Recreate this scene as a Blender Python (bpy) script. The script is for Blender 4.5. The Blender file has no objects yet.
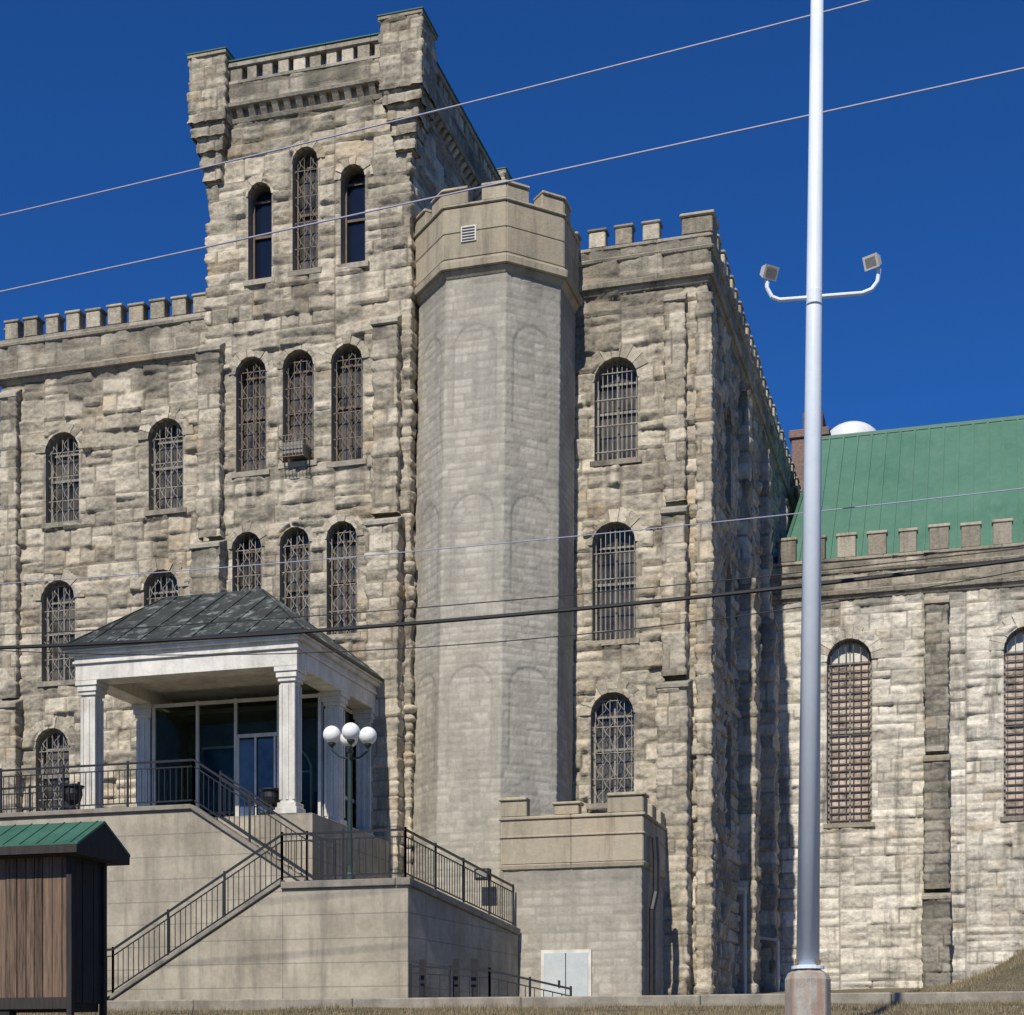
import bpy, math, random
import numpy as np
from mathutils import Vector
rad=math.radians
random.seed(4)
scene=bpy.context.scene

# ------------------------------------------------------------------ materials
def sset(sock,v):
    if isinstance(v,tuple) and len(v)==3: v=(v[0],v[1],v[2],1)
    sock.default_value=v
class NT:
    def __init__(s,name):
        s.m=bpy.data.materials.new(name); s.m.use_nodes=True
        s.t=s.m.node_tree; s.b=s.t.nodes['Principled BSDF']
        s.tc=s.t.nodes.new('ShaderNodeTexCoord')
    def link(s,a,b): s.t.links.new(a,b)
    def put(s,sock,v):
        if isinstance(v,bpy.types.NodeSocket): s.link(v,sock)
        else: sset(sock,v)
    def noise(s,scale,detail=4,rough=.55,stretch=(1,1,1),off=0):
        mp=s.t.nodes.new('ShaderNodeMapping'); mp.inputs['Scale'].default_value=stretch
        mp.inputs['Location'].default_value=(off,off*.7,off*.3)
        s.link(s.tc.outputs['Object'],mp.inputs['Vector'])
        n=s.t.nodes.new('ShaderNodeTexNoise'); n.inputs['Scale'].default_value=scale
        n.inputs['Detail'].default_value=detail; n.inputs['Roughness'].default_value=rough
        s.link(mp.outputs[0],n.inputs['Vector']); return n.outputs['Fac']
    def rng(s,v,a,b,c=0,d=1):
        n=s.t.nodes.new('ShaderNodeMapRange'); s.put(n.inputs[0],v)
        for i,x in enumerate((a,b,c,d)): n.inputs[i+1].default_value=x
        return n.outputs[0]
    def math(s,op,a,b=0.0,c=0.0):
        n=s.t.nodes.new('ShaderNodeMath'); n.operation=op
        s.put(n.inputs[0],a); s.put(n.inputs[1],b); s.put(n.inputs[2],c); return n.outputs[0]
    def mix(s,f,a,b,blend='MIX'):
        n=s.t.nodes.new('ShaderNodeMix'); n.data_type='RGBA'; n.blend_type=blend
        s.put(n.inputs[0],f); s.put(n.inputs[6],a); s.put(n.inputs[7],b); return n.outputs[2]
    def tint(s):
        a=s.t.nodes.new('ShaderNodeAttribute'); a.attribute_name='tint'
        sp=s.t.nodes.new('ShaderNodeSeparateColor'); s.link(a.outputs['Color'],sp.inputs[0]); return list(sp.outputs)+[a.outputs['Alpha']]
    def bump(s,h,strength,dist=.02):
        n=s.t.nodes.new('ShaderNodeBump'); n.inputs['Strength'].default_value=strength
        n.inputs['Distance'].default_value=dist; s.link(h,n.inputs['Height']); s.link(n.outputs[0],s.b.inputs['Normal'])
    def z(s):
        sp=s.t.nodes.new('ShaderNodeSeparateXYZ'); s.link(s.tc.outputs['Object'],sp.inputs[0]); return sp.outputs[2]

def stone_mat(name,dark,light,mortar,warm=(.46,.325,.175),stain=.5,warmth=.5,bump=.6,off=0,tv=.68,soot=(.085,.08,.068),slo=.5):
    n=NT(name); t=n.tint()
    n1=n.noise(1.0,5,.62,off=off); n2=n.noise(10,5,.7)
    f=n.math('MULTIPLY_ADD',t[0],tv,n.math('MULTIPLY_ADD',n2,1.2,-.44+(.68-tv)*.5))
    n.t.nodes[-1].use_clamp=True
    c=n.mix(n.rng(f,0,1),dark,light)
    w=n.math('MULTIPLY',n.rng(n.noise(.7,4,.65,off=off+3),.52,.68),warmth)
    w=n.math('MULTIPLY',w,n.rng(t[2],.2,.9,.2,1))
    w=n.math('MAXIMUM',w,n.rng(t[2],1.1,2,0,.75))
    c=n.mix(w,c,warm)
    s=n.math('MULTIPLY',n.rng(n.noise(1.3,5,.7,(1.6,1.6,.2),off=off+9),slo,slo+.18),stain)
    c=n.mix(s,c,soot)
    g=n.math('MULTIPLY',n.rng(n1,.54,.68),stain*.55)
    c=n.mix(g,c,tuple(x*1.55 for x in soot))
    c=n.mix(t[3],c,soot)
    c=n.mix(n.math('MULTIPLY',t[1],.85),c,mortar)
    n.link(c,n.b.inputs['Base Color']); n.b.inputs['Roughness'].default_value=.95
    n.b.inputs['Specular IOR Level'].default_value=.2
    n.bump(n2,bump,.05)
    return n.m
def rough_mat(name,c1,c2,scale=3,rough=.8,bump=.2,streak=0,scol=(.08,.08,.07),metal=0,stretch=(1,1,1),bd=.01,groove=0,lo=.42,hi=.92,slo=.48,shi=.68,ss=1.6):
    n=NT(name)
    a=n.noise(scale,5,.62,stretch); b=n.noise(scale*9,3,.6,stretch)
    f=n.rng(n.math('MULTIPLY_ADD',b,.35,a),lo,hi)
    c=n.mix(f,c1,c2)
    if streak>0:
        s=n.math('MULTIPLY',n.rng(n.noise(ss,5,.68,(1.6,1.6,.18),4),slo,shi),streak)
        c=n.mix(s,c,scol)
    h=b
    if groove:
        z=n.z(); fr=n.math('FRACT',n.math('DIVIDE',z,groove))
        l=n.math('LESS_THAN',fr,.05)
        c=n.mix(n.math('MULTIPLY',l,.45),c,(.1,.095,.085))
        h=n.math('SUBTRACT',b,n.math('MULTIPLY',l,1.5))
    n.link(c,n.b.inputs['Base Color']); n.b.inputs['Roughness'].default_value=rough
    n.b.inputs['Metallic'].default_value=metal
    n.bump(h,bump,bd); return n.m
def tint_mat(name,c1,c2,stretch,scale=6,rough=.85):
    n=NT(name); t=n.tint(); a=n.noise(scale,6,.7,stretch)
    f=n.math('ADD',n.math('MULTIPLY',t[0],.6),n.rng(a,.35,.7,-.3,.6))
    c=n.mix(n.rng(f,0,1),c1,c2); n.link(c,n.b.inputs['Base Color']); n.b.inputs['Roughness'].default_value=rough
    n.bump(a,.5,.01); return n.m

M={}
M['stone']=stone_mat('rock_faced_limestone',(.20,.175,.132),(.66,.585,.455),(.15,.133,.10),stain=.55,bump=.75,warmth=.6)
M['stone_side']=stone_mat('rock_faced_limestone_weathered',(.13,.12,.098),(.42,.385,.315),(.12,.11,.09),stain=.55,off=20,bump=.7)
M['stone_light']=stone_mat('pale_ashlar_limestone',(.34,.315,.262),(.84,.78,.66),(.22,.2,.165),stain=.75,warmth=.45,off=40,bump=.75)
M['brick']=stone_mat('painted_turret_block',(.30,.28,.23),(.52,.48,.40),(.31,.29,.24),stain=.5,warmth=.2,bump=.35,off=60,tv=.6,soot=(.20,.185,.155),warm=(.42,.35,.25),slo=.46)
M['trim']=stone_mat('dressed_stone_trim',(.19,.17,.132),(.44,.395,.315),(.25,.24,.21),stain=.7,off=80)
M['cap']=stone_mat('turret_cap_stone',(.30,.26,.19),(.46,.40,.295),(.3,.28,.22),stain=.65,bump=.3,off=100,tv=.5,soot=(.14,.125,.095))
M['concrete']=rough_mat('board_marked_concrete',(.24,.21,.155),(.46,.41,.315),1.2,.88,.3,.6,(.15,.135,.105),groove=.46)
M['coping']=rough_mat('concrete_coping',(.15,.135,.11),(.31,.275,.22),2.5,.88,.3,.5)
M['curb']=rough_mat('curb_concrete',(.17,.15,.12),(.36,.325,.26),2.5,.9,.4,.6,(.12,.105,.08))
M['base']=rough_mat('rust_stained_base_concrete',(.22,.2,.17),(.46,.43,.38),5,.9,.4,.75,(.33,.18,.11),slo=.48,shi=.64,ss=5)
M['white']=rough_mat('weathered_white_paint',(.46,.44,.38),(.77,.735,.66),2.2,.6,.1,.55,(.30,.265,.21))
M['frame']=rough_mat('window_frame_brown',(.07,.05,.035),(.16,.115,.08),6,.7,.2)
M['frame_g']=rough_mat('window_frame_grey',(.16,.15,.13),(.3,.28,.25),6,.7,.2)
M['grille']=rough_mat('rusty_pale_grille',(.15,.13,.10),(.42,.385,.32),5,.7,.1)
M['grille_d']=rough_mat('rusty_dark_grille',(.10,.075,.055),(.25,.20,.15),7,.7,.1)
M['grille_k']=rough_mat('dark_iron_grille',(.05,.04,.033),(.15,.12,.10),7,.7,.1)
M['black']=rough_mat('black_painted_metal',(.008,.008,.009),(.02,.02,.022),6,.45,.05)
M['greenpost']=rough_mat('dark_green_metal',(.015,.03,.025),(.03,.05,.04),6,.45,.05)
M['patina']=rough_mat('patinated_metal_roof',(.014,.018,.017),(.042,.052,.048),1.2,.55,.1,.85,(.32,.35,.33),metal=.1,slo=.52,shi=.74,ss=2.2)
M['greenroof']=rough_mat('green_metal_roof',(.05,.138,.09),(.082,.185,.125),.5,.55,.06,.4,(.11,.20,.15),metal=0)
M['flash']=rough_mat('green_copper_flashing',(.02,.08,.05),(.05,.14,.09),3,.6,.1)
M['pole']=rough_mat('painted_steel_pole',(.60,.66,.72),(.72,.77,.82),1.5,.4,.05,.4,(.50,.54,.58),metal=0)
M['wire']=rough_mat('black_cable',(.008,.008,.009),(.015,.015,.016),6,.6,.05)
M['wire_l']=rough_mat('aluminium_cable',(.27,.28,.38),(.34,.35,.46),6,.6,.05)
M['rust']=rough_mat('rusty_metal',(.13,.06,.03),(.26,.15,.09),6,.8,.2)
M['chimney']=stone_mat('sooty_red_brick',(.06,.035,.03),(.26,.17,.14),(.15,.12,.1),stain=.4,off=15)
M['tank']=rough_mat('white_tank_paint',(.55,.55,.55),(.7,.7,.69),2,.5,.05)
M['roofing']=rough_mat('flat_roofing',(.08,.08,.08),(.14,.135,.13),2,.9,.2)
M['wood']=tint_mat('weathered_barn_wood',(.028,.019,.013),(.21,.135,.088),(11,11,.6),3)
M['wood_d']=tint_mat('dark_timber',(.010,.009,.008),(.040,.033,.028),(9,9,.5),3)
M['globe']=rough_mat('white_globe_plastic',(.78,.78,.76),(.82,.82,.8),2,.3,0)
M['door']=rough_mat('pale_grey_door_paint',(.40,.44,.44),(.54,.58,.57),2,.5,.05)
M['blind']=rough_mat('broken_faded_blind',(.03,.025,.022),(.58,.47,.38),1.1,.8,.1,stretch=(1.5,1,2.2),lo=.46,hi=.78)
n=NT('window_glass'); a=n.noise(1.7,4,.6)
n.link(n.mix(n.rng(a,.35,.68),(.014,.013,.012),(.14,.125,.10)),n.b.inputs['Base Color']); n.b.inputs['Roughness'].default_value=.25; M['glass']=n.m
n=NT('blue_dark_glass'); n.link(n.mix(n.noise(1.5,3),(.004,.006,.012),(.010,.015,.03)),n.b.inputs['Base Color']); n.b.inputs['Roughness'].default_value=.15; M['glass_b']=n.m
n=NT('vestibule_glass'); n.b.inputs['Base Color'].default_value=(.55,.64,.59,1); n.b.inputs['Roughness'].default_value=.02
n.b.inputs['Transmission Weight'].default_value=1; n.b.inputs['IOR'].default_value=1.15; n.b.inputs['Specular IOR Level'].default_value=1.0; M['glass_v']=n.m
n=NT('door_glass_blue'); n.link(n.mix(n.rng(n.noise(1.2,4,.6),.35,.65),(.02,.03,.05),(.09,.13,.18)),n.b.inputs['Base Color']); n.b.inputs['Roughness'].default_value=.2; M['glass_d']=n.m
M['plaster']=rough_mat('vestibule_plaster',(.10,.105,.085),(.20,.205,.165),1.2,.9,.05)
n=NT('dry_grass_ground')
c=n.mix(n.rng(n.noise(.8,6,.65),.35,.65),(.11,.092,.052),(.24,.19,.12))
c=n.mix(n.rng(n.noise(14,5,.7),.4,.7),c,(.075,.066,.036)); n.link(c,n.b.inputs['Base Color']); n.b.inputs['Roughness'].default_value=.95
n.bump(n.noise(20,5,.7),.8,.05); M['ground']=n.m
n=NT('grass_blades'); n.link(n.mix(n.rng(n.noise(3,4,.6),.35,.65),(.11,.10,.045),(.32,.25,.145)),n.b.inputs['Base Color']); n.b.inputs['Roughness'].default_value=.8; M['grass']=n.m

# ------------------------------------------------------------------ helpers
def top(name):
    e=bpy.data.objects.new(name,None); e.empty_display_size=.5; scene.collection.objects.link(e); return e
class MB:
    def __init__(s): s.v=[];s.f=[];s.m=[];s.t=[];s.mats=[]
    def mi(s,m):
        if m not in s.mats: s.mats.append(m)
        return s.mats.index(m)
    def add(s,vs,fs,m,tint=None):
        if tint is None: tint=(random.random(),0,random.random())
        b=len(s.v); s.v+= [tuple(x) for x in vs]; s.t+=[tint]*len(vs)
        k=s.mi(m)
        for f in fs: s.f.append([b+i for i in f]); s.m.append(k)
    def hexa(s,p,m,tint=None):
        s.add(p,[(0,3,2,1),(4,5,6,7),(0,1,5,4),(1,2,6,5),(2,3,7,6),(3,0,4,7)],m,tint)
    def box(s,x0,x1,y0,y1,z0,z1,m,tint=None):
        s.hexa([(x0,y0,z0),(x1,y0,z0),(x1,y1,z0),(x0,y1,z0),(x0,y0,z1),(x1,y0,z1),(x1,y1,z1),(x0,y1,z1)],m,tint)
    def prism(s,poly,y0,y1,m,tint=None):
        n=len(poly); vs=[(x,y0,z) for x,z in poly]+[(x,y1,z) for x,z in poly]
        fs=[tuple(range(n)),tuple(range(2*n-1,n-1,-1))]+[(i,i+n,(i+1)%n+n,(i+1)%n) for i in range(n)]
        s.add(vs,fs,m,tint)
    def bar(s,p,q,r,m,tint=None,n=4):
        p=Vector(p);q=Vector(q);d=(q-p)
        if d.length<1e-6: return
        d.normalize(); u=d.cross(Vector((0,0,1)))
        if u.length<.05: u=d.cross(Vector((1,0,0)))
        u.normalize(); w=d.cross(u); vs=[]
        r2=r if not isinstance(r,tuple) else r[1]; r1=r if not isinstance(r,tuple) else r[0]
        for c,rr in ((p,r1),(q,r2)):
            for i in range(n):
                a=2*math.pi*(i+.5)/n; vs.append(c+u*rr*math.cos(a)+w*rr*math.sin(a))
        fs=[(i,(i+1)%n,(i+1)%n+n,i+n) for i in range(n)]+[tuple(range(n-1,-1,-1)),tuple(range(n,2*n))]
        s.add(vs,fs,m,tint)
    def pipe(s,pts,r,m,n=8):
        for a,b in zip(pts[:-1],pts[1:]): s.bar(a,b,r,m,n=n)
    def lathe(s,c,prof,m,n=20,tint=None,ph=0):
        vs=[];fs=[]
        for r,z in prof:
            for i in range(n):
                a=2*math.pi*i/n+ph; vs.append((c[0]+r*math.cos(a),c[1]+r*math.sin(a),c[2]+z))
        for j in range(len(prof)-1):
            for i in range(n): fs.append((j*n+i,j*n+(i+1)%n,(j+1)*n+(i+1)%n,(j+1)*n+i))
        fs.append(tuple(range(n-1,-1,-1))); fs.append(tuple(range((len(prof)-1)*n,len(prof)*n)))
        s.add(vs,fs,m,tint)
    def build(s,name,parent=None,bevel=0,smooth=False):
        me=bpy.data.meshes.new(name); me.from_pydata(s.v,[],s.f)
        for m in s.mats: me.materials.append(M[m])
        me.polygons.foreach_set('material_index',s.m)
        at=me.attributes.new('tint','FLOAT_COLOR','POINT')
        at.data.foreach_set('color',np.array([(a,b,c,0) for a,b,c in s.t],dtype=np.float32).ravel())
        if smooth: me.polygons.foreach_set('use_smooth',[True]*len(me.polygons))
        me.update(); o=bpy.data.objects.new(name,me); scene.collection.objects.link(o)
        if parent: o.parent=parent
        if bevel:
            b=o.modifiers.new('bevel','BEVEL'); b.width=bevel; b.segments=1; b.limit_method='ANGLE'; b.angle_limit=rad(40)
        return o

TAB=np.random.RandomState(7).rand(256,256)
def noise2(x,y):
    xi=np.floor(x).astype(int); yi=np.floor(y).astype(int); fx=x-xi; fy=y-yi
    fx=fx*fx*(3-2*fx); fy=fy*fy*(3-2*fy)
    g=lambda i,j: TAB[(xi+i)&255,(yi+j)&255]
    return (g(0,0)*(1-fx)+g(1,0)*fx)*(1-fy)+(g(0,1)*(1-fx)+g(1,1)*fx)*fy
def fbm(x,y,o=4):
    s=0;a=.5
    for i in range(o):
        s=s+a*(noise2(x*2**i+i*17.3,y*2**i+i*9.1)-.5); a*=.55
    return s
def sm(x): x=np.clip(x,0,1); return x*x*(3-2*x)
def hole_sd(U,Z,h):
    u,w,z0,z1=h; r=w/2; zc=z1-r
    du=U-u; rect=np.maximum(np.abs(du)-r,z0-Z); circ=np.sqrt(du**2+(Z-zc)**2)-r
    return np.where(Z>zc,circ,rect)
def rock_path(name,pts,z0,z1,res,amp,seed,mat,parent,holes=(),course=(.27,.52),width=(.42,1.15),namp=.13,warp=None,niches=(),split=.4,zones=False,grime=.85):
    rs=np.random.RandomState(seed)
    pts=[np.array(p,float) for p in pts]; ns=len(pts)-1
    D=[(pts[i+1]-pts[i]) for i in range(ns)]; L=[np.linalg.norm(d) for d in D]; D=[d/l for d,l in zip(D,L)]
    Nn=[np.array((d[1],-d[0])) for d in D]
    us=[];si=[];nrm=[];st=0;starts=[]
    for i in range(ns):
        k=max(1,int(math.ceil(L[i]/res))); a=st+np.linspace(0,L[i],k+1)
        starts.append(st)
        for j in range(k+ (1 if i==ns-1 else 0)):
            us.append(a[j]); si.append(i)
            if j==0 and i>0:
                n=(Nn[i]+Nn[i-1])/(1+Nn[i]@Nn[i-1])
            else: n=Nn[i]
            nrm.append(n)
        st+=L[i]
    us=np.array(us); si=np.array(si); nrm=np.array(nrm); nu=len(us)
    nz=int(math.ceil((z1-z0)/res))+1; zs=np.linspace(z0,z1,nz)
    H=np.zeros((nz,nu)); J=np.zeros((nz,nu)); T=np.zeros((nz,nu)); B=np.zeros((nz,nu))
    # zones: vertical breaks where the coursing jumps, as in random ashlar
    if zones:
        zedges=[0.0]
        while zedges[-1]<st: zedges.append(zedges[-1]+rs.uniform(1.8,4.2))
    else: zedges=[0.0,st+.01]
    base=[z0-.6]
    while base[-1]<z1+.6: base.append(base[-1]+rs.uniform(*course))
    base=np.array(base)
    for zi in range(len(zedges)-1):
        ua,ub_=zedges[zi],zedges[zi+1]
        sel=np.where((us>=ua)&(us<ub_+(1e-6 if zi==len(zedges)-2 else 0)))[0]
        if not len(sel): continue
        u=us[sel]; nn=len(u)
        zb=base+ (rs.uniform(-.14,.14) if zones else 0)
        if zones:
            zb=zb.copy(); zb[1:-1]+=rs.uniform(-.05,.05,len(zb)-2)
        C={}
        for j,z in enumerate(zs):
            c=np.searchsorted(zb,z,side='right')-1
            if c not in C:
                if zones:
                    n_=max(1,int(round((ub_-ua)/rs.uniform(*width)))); w_=rs.uniform(.55,1.45,n_); e_=np.concatenate([[0],np.cumsum(w_)]); ubs=ua+e_/e_[-1]*(ub_-ua)
                else:
                    ubs=[-rs.rand()*.5]
                    while ubs[-1]<st+.1: ubs.append(ubs[-1]+rs.uniform(*width))
                    ubs=np.array(ubs)
                n=len(ubs); C[c]=(ubs,rs.rand(2*n,5),rs.rand(n))
            ubs,rv,sp=C[c]
            k=np.clip(np.searchsorted(ubs,u,side='right')-1,0,len(ubs)-2)
            uc=(ubs[k]+ubs[k+1])/2; du=np.minimum(u-ubs[k],ubs[k+1]-u)
            ch=zb[c+1]-zb[c]; dz=min(z-zb[c],zb[c+1]-z); mid=(zb[c]+zb[c+1])/2
            s=(sp[k]<split)&(ch>.38)
            dzz=np.where(s,np.minimum(dz,abs(z-mid)),dz); sub=np.where(s&(z>mid),1,0)
            R_=rv[2*k+sub]; e=np.minimum(du,dzz); m=sm(e/.042)
            tilt=(R_[:,1]-.5)*.24*(u-uc)+(R_[:,2]-.5)*.42*(z-mid)
            zz=np.full(nn,z)
            h=amp*(m*(.22+.65*R_[:,0]**1.2)+.15*sm(e/.14))+m*tilt*(amp/.06)
            h+=m*namp*(.55*fbm(u*3.1+R_[:,4]*90,zz*4.2+seed)-.9*np.abs(fbm(u*4.8+R_[:,3]*70,zz*6.8+seed,3))+.07)
            H[j,sel]=h; J[j,sel]=1-sm(e/.026); T[j,sel]=R_[:,3]; B[j,sel]=R_[:,4]
    U,Z=np.meshgrid(us,zs)
    # weathering: soot washed down from ledges and sills, iron staining under some sills
    W=grime*np.exp(-(z1-Z)/.6)*sm((noise2(U*2.2+seed,Z*.35)-.15)/.6)
    W+=grime*.7*np.exp(-(Z-z0)/.5)*sm((noise2(U*1.3+seed+9,Z*.9)-.35)/.5)
    for i,h in enumerate(holes):
        dn=np.clip(h[2]-Z,0,9); inside=sm((h[1]/2+.12-np.abs(U-h[0]))/.15)*(Z<h[2]-.05)
        sn=sm((noise2(U*7+seed,Z*.5+i)-.3)/.5)
        W+=grime*.9*inside*np.exp(-dn/1.0)*sn
        if rs.rand()<.45: B=B+1.2*inside*np.exp(-dn/.7)*sm((noise2(U*4+seed+5,Z*1.2)-.3)/.45)
    W=np.clip(W,0,.8)
    iscor=np.zeros(nu,bool); iscor[[0,-1]]=True
    for s_ in starts: iscor|=np.abs(us-s_)<1e-6
    near=np.full(U.shape,9.0)
    for h in holes:
        sd=hole_sd(U,Z,h); eps=1e-3
        gu=(hole_sd(U+eps,Z,h)-hole_sd(U-eps,Z,h))/(2*eps); gz=(hole_sd(U,Z+eps,h)-hole_sd(U,Z-eps,h))/(2*eps)
        k=(np.abs(sd)<res*.62)&(~iscor[None,:]); U=np.where(k,U-sd*gu,U); Z=np.where(k,Z-sd*gz,Z)
        near=np.minimum(near,sd)
    H=np.where(near<.1,H*sm((near-.01)/.09)+.012,H)
    for h in niches:
        sd=hole_sd(U,Z,h); H=H-.014*sm((.03-sd)/.04)
        ring=((sd>0)&(sd<.15)); T=np.where(ring,T*.5,T); T=np.where(np.abs(sd)<.03,-.15,T)
    P0=np.array([pts[i]-D[i]*starts[i] for i in range(ns)])[si]; DD=np.array(D)[si]
    X=P0[None,:,0]+DD[None,:,0]*U+nrm[None,:,0]*H; Y=P0[None,:,1]+DD[None,:,1]*U+nrm[None,:,1]*H
    if warp: X,Y=warp(X,Y,Z)
    co=np.stack([X,Y,Z],-1).reshape(-1,3)
    idx=np.arange(nz*nu).reshape(nz,nu)
    q=np.stack([idx[:-1,:-1],idx[:-1,1:],idx[1:,1:],idx[1:,:-1]],-1)
    keep=np.ones(q.shape[:2],bool)
    Uc=(U[:-1,:-1]+U[1:,1:]+U[:-1,1:]+U[1:,:-1])/4; Zc=(Z[:-1,:-1]+Z[1:,1:]+Z[:-1,1:]+Z[1:,:-1])/4
    for h in holes: keep&=hole_sd(Uc,Zc,h)>-res*.05
    q=q[keep]; nf=len(q)
    me=bpy.data.meshes.new(name); me.vertices.add(len(co)); me.vertices.foreach_set('co',co.astype(np.float32).ravel())
    me.loops.add(nf*4); me.loops.foreach_set('vertex_index',q.astype(np.int32).ravel())
    me.polygons.add(nf); me.polygons.foreach_set('loop_start',np.arange(0,nf*4,4,dtype=np.int32))
    me.update(calc_edges=True); me.validate()
    at=me.attributes.new('tint','FLOAT_COLOR','POINT')
    at.data.foreach_set('color',np.stack([T,J,B,W],-1).reshape(-1,4).astype(np.float32).ravel())
    me.materials.append(M[mat]); o=bpy.data.objects.new(name,me); scene.collection.objects.link(o); o.parent=parent
    return o

def offs(pts,o):
    pts=[Vector(p) for p in pts]; out=[]
    nn=[]
    for a,b in zip(pts[:-1],pts[1:]):
        d=(b-a).normalized(); nn.append(Vector((d.y,-d.x)))
    for i,p in enumerate(pts):
        if i==0: n=nn[0]
        elif i==len(pts)-1: n=nn[-1]
        else: n=(nn[i]+nn[i-1])/(1+nn[i].dot(nn[i-1]))
        out.append(p+n*o)
    return out
def band(mb,pts,z0,z1,out0,out1,inn,m,tint=None):
    a=offs(pts,out0); b=offs(pts,out1); c=offs(pts,-inn)
    for i in range(len(pts)-1):
        L=(Vector(pts[i+1])-Vector(pts[i])).length; k=max(1,int(L/1.1))
        for j in range(k):
            t0,t1=j/k,(j+1)/k; l=lambda s: (s[i].lerp(s[i+1],t0),s[i].lerp(s[i+1],t1))
            a0,a1=l(a);b0,b1=l(b);c0,c1=l(c)
            mb.hexa([(*a0,z0),(*a1,z0),(*c1,z0),(*c0,z0),(*b0,z1),(*b1,z1),(*c1,z1),(*c0,z1)],m,tint)
def merlons(mb,pts,z0,z1,pitch,w,out,inn,m,cap=.07,first=0.0,capm='trim'):
    for a,b in zip(pts[:-1],pts[1:]):
        a=Vector(a);b=Vector(b);L=(b-a).length;d=(b-a)/L;n=Vector((d.y,-d.x)); s=first
        while s+w<=L+.02:
            j=lambda: random.uniform(-.02,.02)
            p=a+d*(s+j()); q=a+d*(s+w+j()); o=out+j(); zt=z1-cap+j()
            f=lambda P,k,z:(*(P+n*k),z)
            mb.hexa([f(p,o,z0),f(q,o,z0),f(q,-inn,z0),f(p,-inn,z0),f(p,o,zt),f(q,o,zt),f(q,-inn,zt),f(p,-inn,zt)],m)
            p=p-d*.035;q=q+d*.035;o+=.035;i2=inn+.035
            mb.hexa([f(p,o,zt),f(q,o,zt),f(q,-i2,zt),f(p,-i2,zt),f(p,o-.02,zt+cap),f(q,o-.02,zt+cap),f(q,-i2+.02,zt+cap),f(p,-i2+.02,zt+cap)],capm)
            s+=pitch
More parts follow.
